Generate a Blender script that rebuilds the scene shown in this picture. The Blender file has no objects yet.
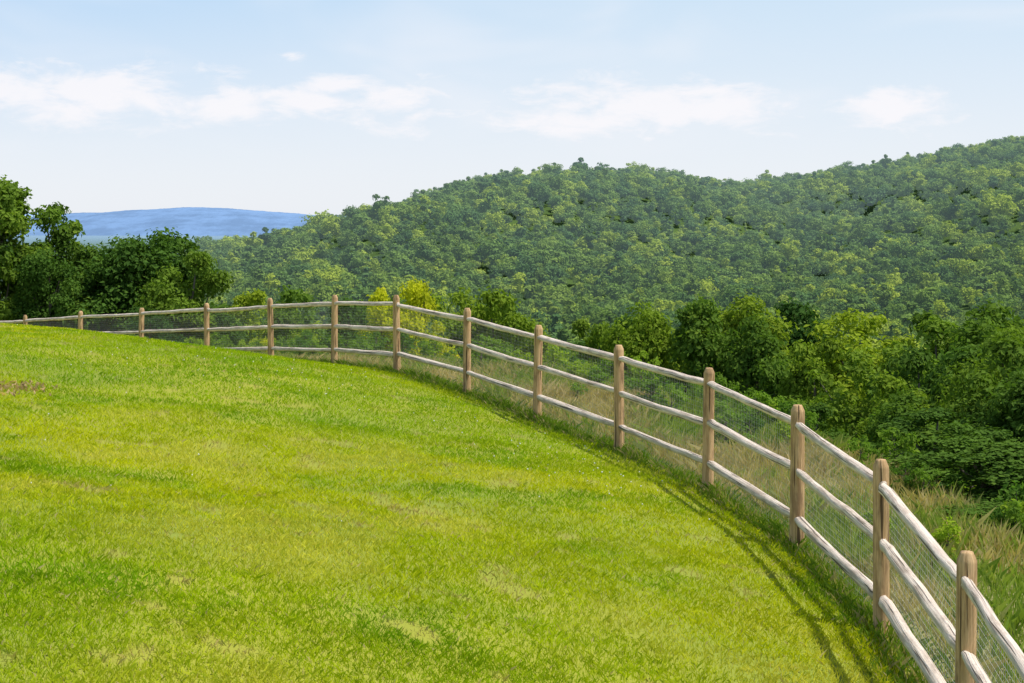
import bpy, math, random
import numpy as np
from mathutils import Vector
rng=np.random.default_rng(7)
random.seed(7)
scene=bpy.context.scene
scene.view_settings.view_transform='Standard'
scene.view_settings.look='None'
scene.view_settings.exposure=0
COL=scene.collection

# ------------------------------------------------------------------ helpers
def mesh_from(name,verts,faces_list,smooth=False):
    """faces_list: list of int arrays (n,k)"""
    me=bpy.data.meshes.new(name)
    verts=np.asarray(verts,dtype=np.float32)
    me.vertices.add(len(verts)); me.vertices.foreach_set('co',verts.ravel())
    loops=np.concatenate([f.ravel() for f in faces_list]).astype(np.int32)
    tot=np.concatenate([np.full(len(f),f.shape[1]) for f in faces_list]).astype(np.int32)
    start=np.concatenate([[0],np.cumsum(tot)[:-1]]).astype(np.int32)
    me.loops.add(len(loops)); me.loops.foreach_set('vertex_index',loops)
    me.polygons.add(len(tot)); me.polygons.foreach_set('loop_start',start)
    me.polygons.foreach_set('loop_total',tot)
    me.polygons.foreach_set('use_smooth',np.full(len(tot),smooth))
    me.update(calc_edges=True)
    return me
def add_obj(name,me,parent=None,col=None):
    o=bpy.data.objects.new(name,me); (col or COL).objects.link(o)
    if parent: o.parent=parent
    return o
def fattr(me,name,dom,vals,typ='FLOAT'):
    a=me.attributes.new(name,typ,dom)
    a.data.foreach_set('vector' if typ=='FLOAT_VECTOR' else 'value',np.asarray(vals,dtype=np.int32 if typ=='INT' else np.float32).ravel())

class NT:
    def __init__(s,nt): s.t=nt
    def n(s,ty,**k):
        x=s.t.nodes.new(ty)
        for a,b in k.items(): setattr(x,a,b)
        return x
    def put(s,sock,v):
        if isinstance(v,bpy.types.NodeSocket): s.t.links.new(v,sock)
        elif v is not None: sock.default_value=v
    def m(s,op,a,b=None,c=None,clamp=False):
        x=s.n('ShaderNodeMath',operation=op,use_clamp=clamp)
        s.put(x.inputs[0],a); s.put(x.inputs[1],b); s.put(x.inputs[2],c)
        return x.outputs[0]
    def mix(s,f,a,b,blend='MIX'):
        x=s.n('ShaderNodeMix',data_type='RGBA',blend_type=blend)
        s.put(x.inputs[0],f)
        s.put(x.inputs[6],a if isinstance(a,bpy.types.NodeSocket) else (*a,1) if len(a)==3 else a)
        s.put(x.inputs[7],b if isinstance(b,bpy.types.NodeSocket) else (*b,1) if len(b)==3 else b)
        return x.outputs[2]
    def noise(s,vec,scale,detail=3,rough=.55,dist=0):
        x=s.n('ShaderNodeTexNoise'); s.put(x.inputs['Vector'],vec)
        x.inputs['Scale'].default_value=scale; x.inputs['Detail'].default_value=detail
        x.inputs['Roughness'].default_value=rough; x.inputs['Distortion'].default_value=dist
        return x.outputs[0]
    def ramp(s,f,lo,hi,a=0.,b=1.):
        x=s.n('ShaderNodeMapRange',interpolation_type='SMOOTHSTEP'); s.put(x.inputs[0],f)
        for i,v in zip((1,2,3,4),(lo,hi,a,b)): x.inputs[i].default_value=v
        return x.outputs[0]
    def attr(s,name,out=2):
        x=s.n('ShaderNodeAttribute'); x.attribute_name=name; return x.outputs[out]
    def pos(s): return s.n('ShaderNodeNewGeometry').outputs['Position']
    def vm(s,op,a,b):
        x=s.n('ShaderNodeVectorMath',operation=op); s.put(x.inputs[0],a); s.put(x.inputs[1],b); return x.outputs[0]
def new_mat(name):
    m=bpy.data.materials.new(name); m.use_nodes=True; nt=m.node_tree
    b=nt.nodes['Principled BSDF']; out=nt.nodes['Material Output']
    return m,NT(nt),b,out

# ------------------------------------------------------------------ world layout
# fence posts: x, y, z of the post top (eye level of the photographer is z=0)
POSTS=np.array([(1.95,4.4,-2.3),(2.5,6.7,-2.14),(2.70,8.95,-1.95),(2.77,11.25,-1.76),(2.61,13.75,-1.65),
 (2.14,16.4,-1.56),(1.355,19,-1.52),(.36,21.5,-1.433),(-.717,23.9,-1.322),(-2.01,26.2,-1.223),(-3.39,28.6,-1.335),
 (-5.01,31.2,-1.52),(-6.91,34,-1.77),(-9.23,37.3,-2.06),(-11.8,41,-2.35),(-14.6,45,-2.70),(-17.9,49,-3.0),(-21.2,53,-3.3)])
PH=1.35
BASE=POSTS.copy(); BASE[:,2]-=PH
LINE=np.vstack([[(-20,-300,-6),(-3,-40,-3.6),(0,-10,-3.6),(1.2,1.5,-3.7)],BASE,[(-32,63,-5.4),(-60,85,-7),(-300,250,-14)]])
CT=[tuple(p) for p in BASE]+[(-8.53,25,-1.75),(-7.5,26,-1.87),(-6.7,27,-2.08),(-5.7,28,-2.30),(-4.66,29,-2.52),
 (-2.46,7.2,-2.2),(0,8.5,-2.62),(0,0,-2.6),(-4,0,-2.1),(-3,15,-2.27),(-5.5,16,-1.9),(-12,12,-1.3),(-20,20,-1.3),(-20,0,-1.0),
 (-40,20,-1.2),(-60,-40,-1.5),(-60,60,-4.5),(-30,45,-3),(-15,35,-2.5),(0,-50,-2.9),(-20,-30,-1.4),(-12,30,-1.9)]
CT=np.array(CT)
def tpsk(d2): return np.where(d2>1e-9,d2*np.log(d2+1e-12)*.5,0)
def tps_fit():
    n=len(CT); P=np.c_[np.ones(n),CT[:,:2]]
    K=tpsk(((CT[:,None,:2]-CT[None,:,:2])**2).sum(2))+np.eye(n)*0.5
    A=np.zeros((n+3,n+3)); A[:n,:n]=K; A[:n,n:]=P; A[n:,:n]=P.T
    return np.linalg.solve(A,np.r_[CT[:,2],0,0,0])
TW=tps_fit()
def tps(x,y):
    x=np.clip(x,-60,8); y=np.clip(y,-50,60)
    out=np.zeros_like(x)
    for i in range(len(CT)): out+=TW[i]*tpsk((x-CT[i,0])**2+(y-CT[i,1])**2)
    out+=TW[-3]+TW[-2]*x+TW[-1]*y
    return np.clip(out,-9,.2)
# dense fence line
DP=[];DT=[]
for a,b in zip(LINE[:-1],LINE[1:]):
    L=np.linalg.norm(b[:2]-a[:2]); k=max(2,int(L/0.5)) if L<12 else max(6,int(L/4))
    t=np.linspace(0,1,k,endpoint=False)[:,None]
    DP.append(a+(b-a)*t); DT.append(np.repeat(((b-a)[:2]/L)[None],k,0))
DP=np.vstack(DP);DT=np.vstack(DT)
def fence_dist(x,y):
    x=x.ravel();y=y.ravel()
    s=np.empty(len(x));z=np.empty(len(x))
    for i in range(0,len(x),20000):
        sl=slice(i,i+20000)
        d2=(x[sl,None]-DP[None,:,0])**2+(y[sl,None]-DP[None,:,1])**2
        w=1/(d2+.05)**2.5
        j=d2.argmin(1)
        z[sl]=(w*DP[None,:,2]).sum(1)/w.sum(1)
        dx=x[sl]-DP[j,0];dy=y[sl]-DP[j,1]
        cr=DT[j,0]*dy-DT[j,1]*dx
        d=np.sqrt(d2[np.arange(len(j)),j])
        dd=np.where(d<3,np.abs(cr),d)
        s[sl]=np.where(cr<0,dd,-dd)
    return s,z
RX=np.array([-2000,-700,-450,-330,-250,-214,-155,-82,-34,13,65,109,138,167,211,255,314,360,400,600,1500])
RZ=np.array([-42,-42,-42,-38,-30,-23,-13,6,18,26,30,30,26,24,32,37,44,51,52,51,38])-1.
def hill(x,y):
    R=(np.interp(x,RX,RZ)+np.interp(x-14,RX,RZ)+np.interp(x+14,RX,RZ))/3
    t=np.clip((y-300)/800,0,1); S=t*t*(3-2*t)
    z=(R+43)*S
    back=np.clip((y-1130)/1200,0,1)
    z=z*(1-back*back*(3-2*back))
    bump=4.5*np.sin(x/47+1.3+y/130)*np.sin(y/71+x/160)+2.5*np.sin(x/23+y/31)+2*np.sin(y/39-x/57)
    amp=np.clip(z/30,0,1)*np.clip((y-250)/200,0,1)*np.clip((1500-y)/200,0,1)
    fold=10*np.sin(x/62-y/170+.6)*np.clip((y-330)/200,0,1)*np.clip((1080-y)/200,0,1)*np.clip((x+160)/120,0,1)
    return z+bump*amp+fold*np.clip(z/20,0,1)
def H(x,y):
    x=np.asarray(x,float);y=np.asarray(y,float);sh=x.shape
    s,zf=fence_dist(x,y)
    x=x.ravel();y=y.ravel()
    zin=tps(x,y)
    sb=2.1+1.2*np.clip((y-12)/8,0,1)
    g=np.where(s<sb,.07*s,.07*sb+np.where(s<sb+9,(s-sb)*.70,6.3+(s-sb-9)*.2))
    zo0=zf-38*(1-np.exp(-np.clip(g,0,None)/38))
    k=np.clip(s/1.2,0,1)
    zo=zo0*k+zin*(1-k)
    z=np.where(s<0,zin,zo)+np.where(s>0,hill(x,y),0)
    return z.reshape(sh),s.reshape(sh)

# ------------------------------------------------------------------ ground sheet
def graded(a,b,step,lo,hi,grow=1.09):
    c=list(np.arange(a,b+1e-6,step)); st=step;v=b
    up=[]
    while v<hi: st*=grow; v+=st; up.append(v)
    st=step;v=a;dn=[]
    while v>lo: st*=grow; v-=st; dn.append(v)
    return np.array(dn[::-1]+c+up)
gx=graded(-24,14,.25,-9000,9000,1.075); gy=graded(-4,58,.28,-2000,12000,1.055)
def undul(x,y):
    return (.018*np.sin(x*2.1+np.sin(y*1.3)*1.5)*np.sin(y*1.7+.8*np.sin(x*1.1))+.03*np.sin(x*.7+y*.45+1))*np.exp(-((x+2)**2+(y-15)**2)/60**2)
X,Y=np.meshgrid(gx,gy); Z,S=H(X,Y)
Z=Z+undul(X,Y)
nx,ny=len(gx),len(gy)
idx=np.arange(nx*ny).reshape(ny,nx)
q=np.stack([idx[:-1,:-1],idx[:-1,1:],idx[1:,1:],idx[1:,:-1]],-1).reshape(-1,4)
gme=mesh_from('ground',np.stack([X,Y,Z],-1).reshape(-1,3),[q],smooth=True)
fattr(gme,'sd','POINT',S.ravel())
ground=add_obj('ground',gme)
def gz(x,y):
    z,s=H(x,y)
    return z+undul(x,y), s
def grid_interp(x,y,G=None):
    """fast lookup of ground mesh (bilinear)"""
    i=np.clip(np.searchsorted(gx,x)-1,0,nx-2); j=np.clip(np.searchsorted(gy,y)-1,0,ny-2)
    u=(x-gx[i])/(gx[i+1]-gx[i]); v=(y-gy[j])/(gy[j+1]-gy[j])
    f=lambda A:(A[j,i]*(1-u)+A[j,i+1]*u)*(1-v)+(A[j+1,i]*(1-u)+A[j+1,i+1]*u)*v
    return f(Z),f(S)
# value noise in numpy
def vnoise(x,y,scale,octs=3,rough=.55,seed=0):
    out=np.zeros_like(x);amp=1;tot=0
    for o in range(octs):
        r=np.random.default_rng(seed*17+o); T=r.random((256,256))
        a=x*scale+1000.3+o*31.7;b=y*scale+1000.7+o*11.3
        i=np.floor(a).astype(int);j=np.floor(b).astype(int);u=a-i;v=b-j;u=u*u*(3-2*u);v=v*v*(3-2*v)
        g=lambda p,q:T[p%256,q%256]
        out+=amp*((g(i,j)*(1-u)+g(i+1,j)*u)*(1-v)+(g(i,j+1)*(1-u)+g(i+1,j+1)*u)*v)
        tot+=amp;amp*=rough;scale*=2.03
    return out/tot
def sst(v,a,b):
    t=np.clip((v-a)/(b-a),0,1);return (t*t*(3-2*t))[...,None]
def A3(*c): return np.array(c,float)
def lawn_rgb(x,y):
    big=vnoise(x+.6*y,y,.16,3,.55,1); mid=vnoise(x,y,.8,4,.65,2); fine=vnoise(x,y,4.,2,.6,3)
    c=A3(.33,.46,.008)+(A3(.56,.58,.010)-A3(.33,.46,.008))*sst(big,.30,.66)
    c=c+(A3(.20,.37,.008)-c)*sst(mid,.50,.28)*.85
    c=c*(.80+.4*fine[...,None])
    dry=sst(mid,.55,.70)*sst(big,.36,.58)
    c=c+(A3(.68,.60,.12)-c)*dry*.55
    d2=sst(vnoise(x,y,2.1,3,.6,9),.68,.76)
    c=c+(A3(.48,.35,.18)-c)*d2*.8
    return c

m_ground,N,B,O=new_mat('ground_soil_and_turf')
sd=N.attr('sd'); p=N.pos()
lawn=N.mix(.45,N.mix(N.ramp(N.noise(p,.4,2),.35,.65),(.20,.33,.012),(.33,.40,.015)),(.24,.18,.07))
dryc=N.mix(N.noise(p,2.5,3,.6),(.32,.27,.13),(.15,.20,.05))
forest=N.mix(N.noise(p,.05,3,.6),(.05,.09,.025),(.085,.14,.035))
wob=N.m('ADD',sd,N.m('MULTIPLY',N.m('SUBTRACT',N.noise(p,.8,2,.6),.5),1.2))
c=N.mix(N.ramp(wob,-.1,.5),lawn,dryc)
c=N.mix(N.ramp(wob,2.4,3.8),c,forest)
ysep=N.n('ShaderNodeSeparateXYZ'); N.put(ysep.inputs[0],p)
c=N.mix(N.ramp(ysep.outputs[1],900,6000,0,.95),c,(.19,.29,.38))  # aerial haze painted into the far ground as a blue tint
N.put(B.inputs['Base Color'],c); B.inputs['Roughness'].default_value=.95
B.inputs['Specular IOR Level'].default_value=.1
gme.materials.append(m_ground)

# ------------------------------------------------------------------ scatter through geometry nodes
def proto_collection(name,objs):
    c=bpy.data.collections.new(name)
    for o in objs: c.objects.link(o)
    return c
def scatter(name,pts,rot,scl,ids,coll):
    me=bpy.data.meshes.new(name); me.vertices.add(len(pts)); me.vertices.foreach_set('co',np.asarray(pts,np.float32).ravel())
    r=np.zeros((len(pts),3),np.float32); r[:,2]=rot
    fattr(me,'rot','POINT',r,'FLOAT_VECTOR')
    s=np.asarray(scl,np.float32)
    if s.ndim==1: s=np.repeat(s[:,None],3,1)
    fattr(me,'scl','POINT',s,'FLOAT_VECTOR'); fattr(me,'idx','POINT',ids,'INT')
    o=add_obj(name,me)
    g=bpy.data.node_groups.new(name+'_scatter','GeometryNodeTree')
    g.interface.new_socket('Geometry',in_out='INPUT',socket_type='NodeSocketGeometry')
    g.interface.new_socket('Geometry',in_out='OUTPUT',socket_type='NodeSocketGeometry')
    gi=g.nodes.new('NodeGroupInput');go=g.nodes.new('NodeGroupOutput')
    ip=g.nodes.new('GeometryNodeInstanceOnPoints'); ci=g.nodes.new('GeometryNodeCollectionInfo')
    ci.inputs['Collection'].default_value=coll; ci.inputs['Separate Children'].default_value=True; ci.inputs['Reset Children'].default_value=True
    def na(n,t):
        x=g.nodes.new('GeometryNodeInputNamedAttribute'); x.data_type=t; x.inputs['Name'].default_value=n; return x.outputs[0]
    L=g.links.new
    L(gi.outputs[0],ip.inputs['Points']); L(ci.outputs[0],ip.inputs['Instance'])
    ip.inputs['Pick Instance'].default_value=True
    L(na('idx','INT'),ip.inputs['Instance Index']); L(na('rot','FLOAT_VECTOR'),ip.inputs['Rotation']); L(na('scl','FLOAT_VECTOR'),ip.inputs['Scale'])
    L(ip.outputs[0],go.inputs[0])
    md=o.modifiers.new('scatter','NODES'); md.node_group=g
    return o

# ------------------------------------------------------------------ foliage materials
def two_sided(N,O,c,trans,tm=(1.35,1.5,.6,1)):
    df=N.n('ShaderNodeBsdfDiffuse'); N.put(df.inputs[0],c)
    tr=N.n('ShaderNodeBsdfTranslucent'); N.put(tr.inputs[0],N.mix(1.,c,tm,'MULTIPLY'))
    mx=N.n('ShaderNodeMixShader'); mx.inputs[0].default_value=trans
    N.put(mx.inputs[1],df.outputs[0]); N.put(mx.inputs[2],tr.outputs[0]); return mx.outputs[0]
def leaf_mat(name,ca,cb,trans=.35,haze=False,rough=.5,tintamt=.75):
    m,N,B,O=new_mat(name); m.node_tree.nodes.remove(B)
    t=N.attr('tint'); rnd=N.n('ShaderNodeObjectInfo').outputs['Random']
    c=N.mix(rnd,ca,cb)
    c=N.mix(N.ramp(t,.35,1,0,tintamt),c,(ca[0]*.42,ca[1]*.48,ca[2]*.6))
    if not haze: c=N.mix(N.ramp(t,.0,.3,.55,0),c,(cb[0]*1.5,cb[1]*1.3,cb[2]*1.1))
    r2=N.m('FRACT',N.m('MULTIPLY',rnd,7.31))
    c=N.mix(N.ramp(r2,.66,.95,0,.85),c,(cb[0]*1.6,cb[1]*1.35,cb[2]*.9))
    c=N.mix(N.ramp(r2,.0,.4,.75,0),c,(ca[0]*.45,ca[1]*.58,ca[2]*.95))
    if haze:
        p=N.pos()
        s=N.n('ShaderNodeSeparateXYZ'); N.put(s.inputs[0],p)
        c=N.mix(N.ramp(s.outputs[1],200,1250,.0,.2),c,(.17,.26,.20))  # haze painted into the leaf colour, stronger with distance
    sh=two_sided(N,O,c,trans)
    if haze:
        # leaf glow stands in for air-light of valley haze, growing with distance
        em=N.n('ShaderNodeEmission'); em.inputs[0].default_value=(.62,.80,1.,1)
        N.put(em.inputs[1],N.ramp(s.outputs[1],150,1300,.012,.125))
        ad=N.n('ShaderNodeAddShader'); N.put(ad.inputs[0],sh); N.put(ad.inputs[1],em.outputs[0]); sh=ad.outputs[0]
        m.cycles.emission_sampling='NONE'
    N.put(O.inputs[0],sh)
    return m
m_leaf=leaf_mat('oak_leaves',(.125,.215,.03),(.185,.275,.035),.35)
m_leafd=leaf_mat('dark_leaves',(.075,.15,.026),(.12,.205,.03),.3)
m_leafy=leaf_mat('yellow_green_leaves',(.48,.50,.03),(.54,.53,.03),.45,tintamt=.5)
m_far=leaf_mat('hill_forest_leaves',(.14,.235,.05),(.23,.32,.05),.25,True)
m_bark,N,B,O=new_mat('bark')
p=N.pos(); N.put(B.inputs['Base Color'],N.mix(N.noise(p,9,2,.7),(.07,.055,.04),(.19,.165,.13))); B.inputs['Roughness'].default_value=.9

def tube(points,radii,sides=7,cap=False):
    P=np.asarray(points,float);R=np.asarray(radii,float);n=len(P)
    V=[]
    T=np.gradient(P,axis=0); T/=np.linalg.norm(T,axis=1)[:,None]+1e-9
    ref=np.array([0,0,1.]) if abs(T[0,2])<.8 else np.array([1.,0,0])
    for i in range(n):
        a=np.cross(T[i],ref);a/=np.linalg.norm(a)+1e-9;b=np.cross(T[i],a)
        th=np.linspace(0,2*np.pi,sides,endpoint=False)
        V.append(P[i]+R[i]*(np.cos(th)[:,None]*a+np.sin(th)[:,None]*b))
    V=np.vstack(V); i=np.arange(n-1)[:,None]*sides; j=np.arange(sides)[None]
    jn=(j+1)%sides
    F=np.stack([i+j,i+jn,i+sides+jn,i+sides+j],-1).reshape(-1,4)
    return V,F
def unit(v): return v/(np.linalg.norm(v,axis=-1,keepdims=True)+1e-9)

def make_tree(name,Ht,W,n_puff,n_leaf,leaf,leafmat,seed,base=.2,trunk=True,puffr=(.13,.24),shape=1.0,rand=.55,outer=.45):
    r=np.random.default_rng(seed)
    cz=(base+1)/2*Ht; hz=(1-base)/2*Ht
    d=unit(r.normal(size=(n_puff,3)))
    d[:,2]=np.where(r.random(n_puff)<.25,np.abs(d[:,2]),d[:,2])
    lob=1+.22*np.sin(2*np.arctan2(d[:,1],d[:,0])+r.random()*6)+.15*np.sin(3*np.arctan2(d[:,1],d[:,0])+5*d[:,2]+r.random()*6)
    rad=(outer+(1-outer)*r.random(n_puff)**.5)*.86*lob
    rad[:n_puff//6]*=.5
    C=np.c_[d[:,0]*W/2*rad,d[:,1]*W/2*rad,cz+d[:,2]*hz*np.minimum(rad,.92)]
    up=np.clip((C[:,2]-cz)/hz,0,1); C[:,:2]*=(1-.35*up*shape)[:,None]
    pr=W*r.uniform(puffr[0],puffr[1],n_puff)
    w=pr**2;k=r.choice(n_puff,n_leaf,p=w/w.sum())
    dd=unit(r.normal(size=(n_leaf,3))); dd[:,2]=np.where((dd[:,2]<-.2)&(r.random(n_leaf)<.5),-dd[:,2],dd[:,2])
    rr=pr[k]*(r.random(n_leaf)**.45)*(1+.12*r.normal(size=n_leaf))
    P=C[k]+dd*rr[:,None]*np.array([1,1,.72])
    zs=Ht*(1-.01)/np.percentile(P[:,2],99.8); P[:,2]*=zs; C[:,2]*=zs
    nrm=unit(dd*.9+np.array([0,0,.45])+r.normal(size=(n_leaf,3))*rand)
    a=unit(np.cross(nrm,r.normal(size=(n_leaf,3)))); b=np.cross(nrm,a)
    sz=leaf*r.uniform(.6,1.35,n_leaf)[:,None]
    fold=nrm*sz*.12
    V=np.stack([P-a*sz*.6,P-b*sz*.36+fold,P+a*sz*.6,P+b*sz*.36+fold],1).reshape(-1,3)
    F=np.arange(n_leaf*4).reshape(-1,4)
    tint=np.clip(r.random(n_puff)[k]*.7+r.random(n_leaf)*.3,0,1)
    Vs=[V];Fs=[F];nb=0
    if trunk:
        off=len(V)
        zz=np.linspace(-.4,Ht*.82,9); wob=np.cumsum(r.normal(size=(9,2))*.05*Ht/8,axis=0)
        tp=np.c_[wob,zz]; tr=np.interp(zz,[-.4,.3,Ht*.82],[.026*Ht,.02*Ht,.004*Ht])
        v,f=tube(tp,tr,8); Vs.append(v);Fs.append(f+off);off+=len(v);nb+=len(f)
        for i in r.choice(n_puff,min(n_puff,20),replace=False):
            z0=min(max(C[i,2]-.22*Ht,.12*Ht),Ht*.75)
            s0=np.array([np.interp(z0,zz,wob[:,0]),np.interp(z0,zz,wob[:,1]),z0])
            mid=(s0+C[i])/2+np.array([0,0,-.04*Ht])
            v,f=tube([s0,mid,C[i]],[.009*Ht,.006*Ht,.002*Ht],5); Vs.append(v);Fs.append(f+off);off+=len(v);nb+=len(f)
    me=mesh_from(name,np.vstack(Vs),[np.vstack(Fs)])
    me.materials.append(leafmat); me.materials.append(m_bark)
    mi=np.r_[np.zeros(n_leaf,np.int32),np.ones(nb,np.int32)]
    me.polygons.foreach_set('material_index',mi)
    fattr(me,'tint','FACE',np.r_[tint,np.zeros(nb)])
    return me

# ---- trees standing on the slope right behind the fence
T_oak=[make_tree('oak_tree_mesh%d'%i,8,w,n,15000,.17,m_leaf,100+i,base=.08,puffr=(.08,.17)) for i,(w,n) in enumerate([(5,60),(4.6,70),(5.6,75),(4.2,50)])]
T_dark=[make_tree('dark_tree_mesh%d'%i,8,w,n,16000,.165,m_leafd,200+i,base=.05,puffr=(.09,.17)) for i,(w,n) in enumerate([(5.2,75),(4.8,60)])]
T_yel=[make_tree('locust_tree_mesh%d'%i,8,4.4,50,12000,.16,m_leafy,300+i,base=.1,puffr=(.10,.18)) for i in range(2)]
def plant(kind,name,x,y,ztop,wscale=1.,i=0):
    z=float(gz(np.array([x]),np.array([y]))[0][0])
    me=kind[i%len(kind)]
    h=ztop+.15-z
    o=add_obj(name,me); k=h/8
    o.location=(x,y,z-.1); o.scale=(max(k,.5)*wscale,max(k,.5)*wscale,k*1.0)
    o.rotation_euler=(0,0,random.uniform(0,6.28))
TREES=[ # kind,x,y,ztop,w
 ('d',9.3,27.5,-2.0,.9),('d',8.9,32,-2.7,.8),('o',9.1,38,-3.1,.9),('d',11.6,30,-1.9,1.),('o',13.1,42,-2.7,1),('d',7.1,27.5,-2.8,.85),
 ('d',7.6,21.5,-1.9,.85),('d',7.0,17.2,-2.1,.85),('o',6.4,24.5,-2.8,.8),('d',8.2,24.5,-1.9,.9),('d',8.6,19,-2.0,.9),
 ('d',5.9,20.5,-2.6,.85),('d',5.6,17.6,-2.6,.9),('d',6.0,14.6,-2.6,.8),('d',7.4,14.5,-2.5,.9),('d',5.1,22.6,-3.3,.9),('o',4.6,26.5,-3.9,.8),('d',5.9,29.5,-3.6,.85),
 ('d',5.25,15.9,-3.05,.75),('d',4.95,19.2,-3.35,.7),
 ('d',11.2,36,-2.7,.9),('o',6.6,35,-4.1,.8),('d',13.5,33,-2.1,1.),
 ('o',9.0,44,-3.4,.8),('o',7.9,48,-3.0,.75),('o',6.3,50,-2.5,.8),('d',4.4,52,-2.8,.75),('o',2.9,56,-3.6,.7),('o',1.0,58,-3.8,.7),
 ('d',-.7,50,-2.2,.8),('o',-2.3,51,-2.3,.75),('y',-4.0,46,-2.0,.7),('y',-3.0,47.5,-1.8,.7),('o',-5.6,52,-2.6,.7),('o',-7.8,55,-2.4,.75),('o',-10.1,58,-2.6,.75),
 ('o',9.1,60,-2.9,.9),('d',12,62,-3.2,.9),('o',14,60,-3.5,1),('o',16.3,58,-3.5,1),('o',19.5,60,-3.2,1),('o',22,55,-2.8,1),
 ('o',5.5,42,-4.3,.7),('o',3.5,44,-4.5,.7),('o',1.6,46,-4.4,.7),('d',4.0,38,-4.7,.7),('o',-.2,42,-4.2,.6),('o',5.0,60,-3.7,.9),
 ('d',2.6,34,-5.0,.8),('o',1.6,39,-4.7,.7),('d',3.8,31.5,-4.7,.8),('o',.2,34.5,-4.7,.7),('y',2.1,29.5,-4.6,.8),
 ('d',-12.4,57,-1.1,.9),('d',-15.2,60,-.3,1.),('d',-13.9,63,-.4,1.),('d',-17.4,63,-.6,.9),
 ('o',-20.4,60,1.8,.95),('o',-22.6,60,2.0,.9),('o',-18.9,62,.8,.85),('d',-18.0,58,-1.0,.9),('o',-26,62,1.8,1.),('o',-30,60,1.,1.),('d',-20.5,56,-.8,.8),
 ('d',-13.0,54,-3.0,.8),('d',-9.8,52,-3.1,.8),('o',-6.5,46,-3.3,.6),('y',-1.6,44,-3.9,.5),('y',-7.6,47,-3.6,.5),
 ('o',17,45,-2.8,1),('d',18,36,-2.2,1),('d',15.5,28,-2.6,1),('d',11,22,-2.2,.9),('d',10.5,17,-2.6,.9),('d',12,25,-2.2,1.)]
for n,(k,x,y,zt,w) in enumerate(TREES):
    if k=='o': plant(T_oak,'oak_tree',x,y,zt,w,n)
    elif k=='d': plant(T_dark,'maple_tree',x,y,zt,w,n)
    else: plant(T_yel,'locust_tree',x,y,zt,w,n)

def jgrid(x0,x1,y0,y1,st,jit=.85):
    a,b=np.meshgrid(np.arange(x0,x1,st),np.arange(y0,y1,st)); a=a.ravel();b=b.ravel()
    return a+rng.uniform(-.5,.5,len(a))*st*jit, b+rng.uniform(-.5,.5,len(b))*st*jit
# ---- woods on the slope further down
mid_c=proto_collection('slope_tree_kinds',[bpy.data.objects.new('slope_tree',m) for m in T_oak+T_dark])
fx,fy=jgrid(-90,110,40,190,6.8); fz,fs=gz(fx,fy)
k=(np.abs(fx)<.42*fy+8)&(fs>32)&(fs<130)&(fy>64); fx,fy,fz=fx[k],fy[k],fz[k]; n=len(fx)
scatter('slope_woods',np.c_[fx,fy,fz-.3],rng.uniform(0,6.28,n),rng.uniform(.9,1.3,n),rng.integers(0,6,n),mid_c)
# ---- forest mass on valley and hill
protos=[]
for i,(w,h,n) in enumerate([(9,9,11),(8.5,10,13),(10,9,15),(7.5,10.5,10),(9.5,10,16),(6.5,10.5,9),(6,11,8),(8,9.5,12),(9,10.5,14)]):
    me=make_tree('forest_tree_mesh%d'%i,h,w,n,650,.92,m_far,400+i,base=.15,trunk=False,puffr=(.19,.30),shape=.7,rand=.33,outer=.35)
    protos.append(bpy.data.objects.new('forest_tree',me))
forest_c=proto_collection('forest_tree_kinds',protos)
fx,fy=jgrid(-560,600,150,1210,8.1,1.)
fz,fs=gz(fx,fy)
k=(np.abs(fx)<.38*fy+30)&(fs>130)
fx,fy,fz=fx[k],fy[k],fz[k]
n=len(fx)
sc=np.clip(rng.normal(1.0,.24,n),.55,1.7)*np.where(fy<420,.95,.92)
# stands of bigger / smaller trees
sc*=.85+.35*vnoise(fx,fy,.012,2,.5,31)
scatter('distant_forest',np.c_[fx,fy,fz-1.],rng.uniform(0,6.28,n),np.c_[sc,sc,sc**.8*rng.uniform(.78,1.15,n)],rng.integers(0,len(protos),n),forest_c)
print('forest trees',n)

# ------------------------------------------------------------------ grass: real blades, one mesh each
def grass_field(name,x,y,z,h,w,lean,rgb,mat):
    n=len(x); r=rng
    th=r.uniform(0,2*np.pi,n); ph=r.uniform(0,2*np.pi,n); le=h*np.abs(r.normal(size=n))*lean
    xy=np.c_[x,y]; d=np.c_[np.cos(ph)*le,np.sin(ph)*le]; s=np.c_[np.cos(th),np.sin(th)]*(w/2)[:,None]
    V=np.stack([np.c_[xy-s,z-.012],np.c_[xy+s,z-.012],np.c_[xy+s*.7+d*.4,z+h*.6],np.c_[xy+d,z+h*.97]],1).reshape(-1,3)
    b=np.arange(n)[:,None]*4
    F=np.stack([b+np.array([[0,1,2]]),b+np.array([[0,2,3]])],1).reshape(-1,3)
    me=mesh_from(name,V,[F])
    a=me.attributes.new('blade','FLOAT_COLOR','POINT')
    a.data.foreach_set('color',np.repeat(np.c_[rgb,np.ones(n)],4,0).astype(np.float32).ravel())
    me.materials.append(mat); return add_obj(name,me)
def blade_mat(name,trans):
    m,N,B,O=new_mat(name); m.node_tree.nodes.remove(B)
    c=N.attr('blade',0); sh=two_sided(N,O,c,trans,(1.25,1.25,.6,1)); 
    N.put(O.inputs[0],sh); return m
m_lawn=blade_mat('lawn_grass_blades',.4); m_dry=blade_mat('meadow_grass_blades',.4)
LX=[];LY=[]
for (y0,y1,dens) in [(3.5,9,5600),(9,13,3600),(13,18,2200),(18,26,1200),(26,40,700)]:
    xa,xb=-.37*y1-1.5,4.0
    n=int((xb-xa)*(y1-y0)*dens); x=rng.uniform(xa,xb,n); y=rng.uniform(y0,y1,n)
    k=(x>-.37*y-1.2); LX.append(x[k]);LY.append(y[k])
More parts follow.
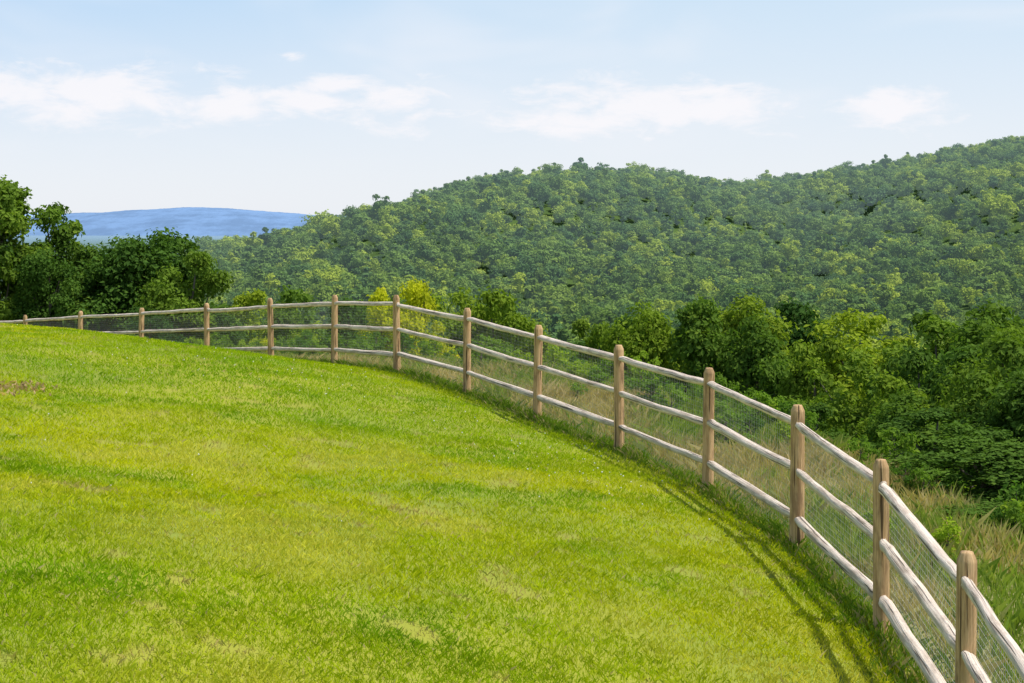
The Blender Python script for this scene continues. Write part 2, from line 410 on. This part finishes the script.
x=np.concatenate(LX);y=np.concatenate(LY)
z,s=grid_interp(x,y); k=(s<.0); x,y,z,s=x[k],y[k],z[k],s[k]
cl=vnoise(x,y,2.6,3,.65,5); thin=vnoise(x,y,2.1,3,.6,9)
k=rng.random(len(x))<np.clip(1-.7*sst(thin,.68,.77)[:,0],0,1); x,y,z,s,cl=x[k],y[k],z[k],s[k],cl[k]
n=len(x); t=rng.random(n)
rgb=lawn_rgb(x,y); rgb=rgb+(A3(.14,.28,.008)-rgb)*(np.clip(.5-t,0,1)*1.1)[:,None]; rgb=rgb+(A3(.66,.68,.05)-rgb)*(np.clip(t-.72,0,1)*2.)[:,None]
st=rng.random(n)<.02; rgb[st]=A3(.55,.46,.22)
h=.034*rng.uniform(.5,1.3,n)*(.6+.85*cl)*(1+.5*np.clip(1-np.abs(s)/.4,0,1))
w=.0045*(1+np.clip(y-8,0,30)*.07)
grass_field('lawn_grass',x,y,z,h,w,.75,rgb,m_lawn); print('lawn blades',n)
# uncut verge under the rails
def along(n,lo,hi,ylo=2,yhi=58):
    m=(DP[:,1]>ylo)&(DP[:,1]<yhi)&(DP[:,0]>-24); ii=np.where(m)[0]; i=rng.choice(ii[:-1],n); u=rng.random(n)
    P=DP[i]+(DP[i+1]-DP[i])*u[:,None]; off=rng.uniform(lo,hi,n)
    return P[:,0]+DT[i,1]*off, P[:,1]-DT[i,0]*off, off
x,y,o_=along(80000,-.35,.45); z,s=grid_interp(x,y); t=rng.random(len(x))[:,None]
dr=(rng.random(len(x))<.2)[:,None]
rgb=A3(.10,.20,.015)*(1-t)+A3(.26,.36,.04)*t; rgb=np.where(dr,A3(.45,.38,.17),rgb)
fade=np.clip(1-np.abs(o_-.05)/.42,.15,1)*(.5+vnoise(x,y,1.7,3,.6,41))
grass_field('verge_grass',x,y,z,.15*fade*rng.uniform(.4,1.2,len(x)),np.full(len(x),.0065),.55,rgb,m_lawn)
# dry meadow strip outside the fence
x,y,o_=along(230000,.35,4.4); z,s=grid_interp(x,y)
sbl=2.3+1.2*np.clip((y-12)/8,0,1)
cl=vnoise(x,y,1.3,3,.6,21); gr=vnoise(x,y,.6,3,.6,22)
k=(s<sbl+.7)&(rng.random(len(x))<.25+cl); x,y,z,cl,gr,s=[q[k] for q in (x,y,z,cl,gr,s)]
n=len(x); t=rng.random(n)[:,None]; f=sst(gr+.3*(rng.random(n)-.5)+.05*s,.40,.62)
rgb=(A3(.60,.49,.25)*(1-t)+A3(.42,.36,.14)*t)*(1-f)+(A3(.16,.27,.03)*(1-t)+A3(.34,.42,.08)*t)*f
grass_field('meadow_grass',x,y,z,.32*rng.uniform(.25,1.15,n)*(.3+.9*cl),np.full(n,.007),.45,rgb,m_dry); print('meadow',n)
# weeds / shrubs between fence and trees
m_weed=leaf_mat('weed_leaves',(.13,.24,.03),(.20,.31,.04),.45,tintamt=.5)
wp=[bpy.data.objects.new('roadside_weed',make_tree('weed%d'%i,.8,.7,16,600,.06,m_weed,600+i,base=.05,trunk=True,puffr=(.12,.22))) for i in range(3)]
wc=proto_collection('weed_kinds',wp)
ax,ay=jgrid(-24,9,3,58,.6,1.); az,as_=gz(ax,ay); pr=np.clip((as_-1.3)/2.,0.03,.7)
k=(as_>.7)&(as_<5.)&(rng.random(len(ax))<pr); ax,ay,az=ax[k],ay[k],az[k]; n=len(ax)
scatter('weed_shrubs',np.c_[ax,ay,az-.03],rng.uniform(0,6.28,n),rng.uniform(.3,1.05,n),rng.integers(0,3,n),wc)
# clover flowers in the lawn
m_clover,N,B,O=new_mat('white_clover_petals'); B.inputs['Base Color'].default_value=(.7,.72,.62,1); B.inputs['Roughness'].default_value=.8
import bmesh
from mathutils import Matrix
bm=bmesh.new(); bmesh.ops.create_icosphere(bm,subdivisions=1,radius=.009,matrix=Matrix.Translation((0,0,.035)))
cm=bpy.data.meshes.new('clover_head'); bm.to_mesh(cm); bm.free(); cm.materials.append(m_clover)
cc=proto_collection('clover_kinds',[bpy.data.objects.new('clover_flower',cm)])
ax=rng.uniform(-12,3,7000); ay=rng.uniform(11,30,7000); az,as_=gz(ax,ay)
dens=np.exp(-((ax-1.0)**2/1.2+(ay-17.5)**2/5))*1.2+np.exp(-((ax+2.2)**2/6+(ay-22)**2/8))*.25+.02
k=(as_<-.3)&(rng.random(7000)<dens*.5); ax,ay,az=ax[k],ay[k],az[k]; n=len(ax)
scatter('white_clover',np.c_[ax,ay,az],rng.uniform(0,6.28,n),rng.uniform(.6,1.1,n),np.zeros(n),cc)
# a small drift of dead leaves on the lawn, upper left
n=130; x=-5.75+rng.normal(size=n)*.18; y=17.4+rng.normal(size=n)*.3; z,_=grid_interp(x,y)
grass_field('fallen_leaves',x,y,z+.015,np.full(n,.035),np.full(n,.05),1.2,np.tile(A3(.50,.36,.19),(n,1))*rng.uniform(.5,1.3,(n,1)),m_dry)

# ------------------------------------------------------------------ fence
fence=bpy.data.objects.new('split_rail_fence',None); COL.objects.link(fence)
def wood_mat(name,ca,cb,dark):
    m,N,B,O=new_mat(name)
    g=N.attr('grain',1); sc=N.vm('MULTIPLY',g,(2.5,60,60))
    n1=N.noise(sc,1.,4,.7,.3); n2=N.noise(N.vm('MULTIPLY',g,(4,12,12)),1.,3,.6)
    c=N.mix(N.ramp(n1,.35,.65),ca,cb)
    c=N.mix(N.ramp(n2,.45,.68,0,.75),c,dark)
    crack=N.ramp(N.noise(N.vm('MULTIPLY',g,(1.2,40,40)),1.,2,.5),.60,.66)
    c=N.mix(N.m('MULTIPLY',crack,.9),c,(dark[0]*.3,dark[1]*.3,dark[2]*.3))
    N.put(B.inputs['Base Color'],c); B.inputs['Roughness'].default_value=.85; B.inputs['Specular IOR Level'].default_value=.2
    b=N.n('ShaderNodeBump'); b.inputs['Strength'].default_value=.8; b.inputs['Distance'].default_value=.01
    N.put(b.inputs['Height'],N.m('SUBTRACT',n1,crack)); N.put(B.inputs['Normal'],b.outputs[0])
    return m
m_post=wood_mat('weathered_post_wood',(.44,.27,.125),(.68,.46,.24),(.28,.17,.09))
m_rail=wood_mat('weathered_rail_wood',(.56,.46,.37),(.86,.74,.61),(.42,.33,.25))
def log(path,rad,sides,seed,lump=.04):
    V,F=tube(path,rad,sides)
    n=len(path)
    P=np.asarray(path); L=np.r_[0,np.cumsum(np.linalg.norm(np.diff(P,axis=0),axis=1))]
    th=np.tile(np.linspace(0,2*np.pi,sides,endpoint=False),n); LL=np.repeat(L,sides)
    c=np.repeat(P,sides,0); f=1+lump*(np.sin(2*th+seed+LL*1.3)+.6*np.sin(3*th+seed*2-LL*2))
    V=c+(V-c)*f[:,None]
    G=np.c_[LL+seed*3.7,np.cos(th)*.06+seed,np.sin(th)*.06]
    capA=np.arange(sides)[::-1][None]; capB=(np.arange(sides)+(n-1)*sides)[None]
    return V,F,G,[capA,capB]
def build(name,parts,mat):
    Vs=[];F4=[];Fc=[];G=[];off=0
    for V,F,g,c in parts:
        Vs.append(V);F4.append(F+off);Fc+= [x+off for x in c];G.append(g);off+=len(V)
    me=mesh_from(name,np.vstack(Vs),[np.vstack(F4),np.vstack(Fc)],smooth=True)
    fattr(me,'grain','POINT',np.vstack(G),'FLOAT_VECTOR'); me.materials.append(mat)
    return add_obj(name,me,fence)
posts=[];rails=[]
for i,(x,y,zt) in enumerate(POSTS):
    r0=.063*random.uniform(.94,1.06); lx,ly=random.gauss(0,.008),random.gauss(0,.008)
    zz=[-.35,0,.3,.6,.9,1.15,1.285,1.30,1.338,1.35,1.351]; rr=[1.05,1.04,1.02,1.0,.99,.98,.975,.95,.68,.6,.02]
    path=[(x+lx*z,y+ly*z,zt-PH+z) for z in zz]
    posts.append(log(path,[r0*q for q in rr],16,i+1,.02))
build('posts',posts,m_post)
for i in range(len(POSTS)-1):
    a,b=POSTS[i],POSTS[i+1]; d=b-a; L=np.linalg.norm(d)
    for j,h in enumerate((.17,.60,1.03)):
        t=np.array([-.02,.0,.025,.05,.09,.2,.35,.5,.65,.8,.91,.95,.975,1.0,1.02])
        P=a+d*t[:,None]; P[:,2]-=h+random.gauss(0,.01)
        P[:,2]-=.006*np.sin(np.pi*np.clip(t,0,1)); lat=random.gauss(0,.006)
        nrm=np.array([d[1],-d[0],0])/L; P+=nrm*(lat*np.sin(np.pi*np.clip(t,0,1)))[:,None]
        P[2:-2]+=np.random.default_rng(i*7+j).normal(size=(len(t)-4,3))*.003
        r0=.041*random.uniform(.92,1.1); e0,e1=random.uniform(.93,1.08),random.uniform(.93,1.08)
        rr=r0*np.interp(t,[-.02,.025,.055,.5,.945,.975,1.02],[.7,.74,e0,1.,e1,.74,.7])
        rails.append(log(P,rr,12,i*3+j+31,.07))
build('rails',rails,m_rail)
m_wire,N,B,O=new_mat('galvanised_wire'); B.inputs['Base Color'].default_value=(.42,.42,.40,1); B.inputs['Roughness'].default_value=.5
Vs=[];Fs=[];off=0
def wire(p,q,r=.0011,seg=1):
    global off
    t=np.linspace(0,1,seg+1)[:,None]
    v,f=tube(p+(q-p)*t,[r]*(seg+1),3); Vs.append(v);Fs.append(f+off);off+=len(v)
for i in range(len(POSTS)-1):
    a,b=BASE[i],BASE[i+1]; d=b-a; L=np.linalg.norm(d); nr=np.array([d[1],-d[0],0])/L*.075
    m=int(L/.05)
    for k in range(m): 
        p=a+d*(k/m)+nr; wire(p+[0,0,.02],p+[0,0,1.12],seg=3)
    for k in range(23):
        wire(a+nr+[0,0,.02+.05*k],b+nr+[0,0,.02+.05*k],seg=20)
me=mesh_from('wire_mesh',np.vstack(Vs),[np.vstack(Fs)]); me.materials.append(m_wire); add_obj('wire_mesh',me,fence)

# ------------------------------------------------------------------ distant ridges, blue haze painted into their base colour
def ridge(name,D,pts,depth,base,col,seed):
    r=np.random.default_rng(seed)
    xs=np.linspace(pts[0][0],pts[-1][0],900); zs=np.interp(xs,[p[0] for p in pts],[p[1] for p in pts])
    ker=np.hanning(15);ker/=ker.sum(); zs=np.convolve(np.pad(zs,7,mode='edge'),ker,'valid')
    v=np.linspace(-1,1,25)
    XX,VV=np.meshgrid(xs,v); prof=np.cos(VV*np.pi/2)**.8
    ZZ=base+(zs[None]-base)*prof+ (np.sin(XX/210+VV*3)*5+np.sin(XX/87-VV*5)*3+r.normal(size=XX.shape)*1.3)*np.clip(prof,0,1)*.6
    YY=D+VV*depth+np.sin(XX/500)*120
    i=np.arange(XX.size).reshape(XX.shape); q=np.stack([i[:-1,:-1],i[:-1,1:],i[1:,1:],i[1:,:-1]],-1).reshape(-1,4)
    me=mesh_from(name,np.stack([XX,YY,ZZ],-1).reshape(-1,3),[q],smooth=True)
    m,N,B,O=new_mat(name+'_hazed_forest'); p=N.pos()
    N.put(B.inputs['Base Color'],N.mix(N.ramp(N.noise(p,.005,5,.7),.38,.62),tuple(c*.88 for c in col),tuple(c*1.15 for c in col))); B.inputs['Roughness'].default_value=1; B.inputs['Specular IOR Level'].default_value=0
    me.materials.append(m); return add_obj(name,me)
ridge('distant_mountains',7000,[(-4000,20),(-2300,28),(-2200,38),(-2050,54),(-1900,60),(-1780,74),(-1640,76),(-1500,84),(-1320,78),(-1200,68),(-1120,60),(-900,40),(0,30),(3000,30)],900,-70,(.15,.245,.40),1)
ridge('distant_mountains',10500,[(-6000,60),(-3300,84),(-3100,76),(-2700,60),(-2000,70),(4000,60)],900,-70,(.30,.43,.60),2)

# ------------------------------------------------------------------ sun, sky
az=math.radians(100); el=math.radians(62)   # azimuth clockwise from +Y
sd_=Vector((math.sin(az)*math.cos(el),math.cos(az)*math.cos(el),math.sin(el)))
sl=bpy.data.lights.new('sun','SUN'); sl.energy=5.; sl.angle=math.radians(.53); sl.color=(1,.955,.88)
so=bpy.data.objects.new('sun',sl); COL.objects.link(so); so.rotation_euler=sd_.to_track_quat('Z','Y').to_euler()
w=bpy.data.worlds.new('World'); scene.world=w; w.use_nodes=True
N=NT(w.node_tree); bg=w.node_tree.nodes['Background']
sky=N.n('ShaderNodeTexSky',sky_type='NISHITA'); sky.sun_disc=False; sky.sun_elevation=el; sky.sun_rotation=az
sky.air_density=1.0; sky.dust_density=.6; sky.ozone_density=1.5; sky.altitude=200
tc=N.n('ShaderNodeTexCoord').outputs['Generated']
sp=N.n('ShaderNodeSeparateXYZ'); N.put(sp.inputs[0],tc)
azi=N.m('ARCTAN2',sp.outputs[0],sp.outputs[1]); elv=N.m('ARCSINE',sp.outputs[2])
cv=N.n('ShaderNodeCombineXYZ'); N.put(cv.inputs[0],N.m('MULTIPLY',azi,14)); N.put(cv.inputs[1],N.m('MULTIPLY',elv,38)); cv.inputs[2].default_value=3.3
nz=N.noise(cv.outputs[0],1.9,6,.62,.3)
nz2=N.noise(cv.outputs[0],.45,3,.55,.5)
body=None
for (u,v,a,b) in [(-.27,.082,.10,.020),(-.345,.083,.09,.017),(-.19,.077,.06,.014),(-.142,.080,.04,.012),(-.075,.080,.045,.019),(-.12,.092,.03,.007),
                  (.085,.078,.105,.021),(.04,.070,.06,.013),(.135,.076,.055,.016),(.245,.075,.05,.014),(-.145,.111,.01,.004),(.7,.1,.2,.02),(-.9,.12,.2,.02)]:
    du=N.m('DIVIDE',N.m('SUBTRACT',azi,u),a); dv=N.m('DIVIDE',N.m('SUBTRACT',elv,v),b)
    e=N.m('SUBTRACT',1.,N.m('SQRT',N.m('ADD',N.m('MULTIPLY',du,du),N.m('MULTIPLY',dv,dv))))
    body=e if body is None else N.m('MAXIMUM',body,e)
dens=N.m('ADD',N.m('MULTIPLY',body,.9),N.m('MULTIPLY',N.m('SUBTRACT',nz,.5),2.8))
alpha=N.ramp(dens,-.15,.8,0,.85)
wisp=N.m('MULTIPLY',N.ramp(nz2,.42,.8,0,.4),N.ramp(elv,.0,.12))
alpha=N.m('MAXIMUM',alpha,wisp)
zen=N.mix(N.ramp(azi,-.4,.15),(3.1,4.85,6.8),(4.3,5.6,6.8))
grad=N.mix(N.ramp(elv,.01,.21),(6.1,6.35,6.85),zen)
c=N.mix(N.ramp(elv,.2,.6,.88,.0),sky.outputs[0],grad)
c=N.mix(alpha,c,(6.95,6.8,7.0))
N.put(bg.inputs[0],c); bg.inputs[1].default_value=.14

# ------------------------------------------------------------------ camera
cd=bpy.data.cameras.new('camera'); cam=bpy.data.objects.new('camera',cd); COL.objects.link(cam)
cd.sensor_width=36; cd.lens=36*1500/1024; cd.shift_y=-116.5/1024; cd.clip_end=30000; cd.clip_start=.1
cam.location=(0,0,0); cam.rotation_euler=(math.radians(90),0,0)
scene.camera=cam
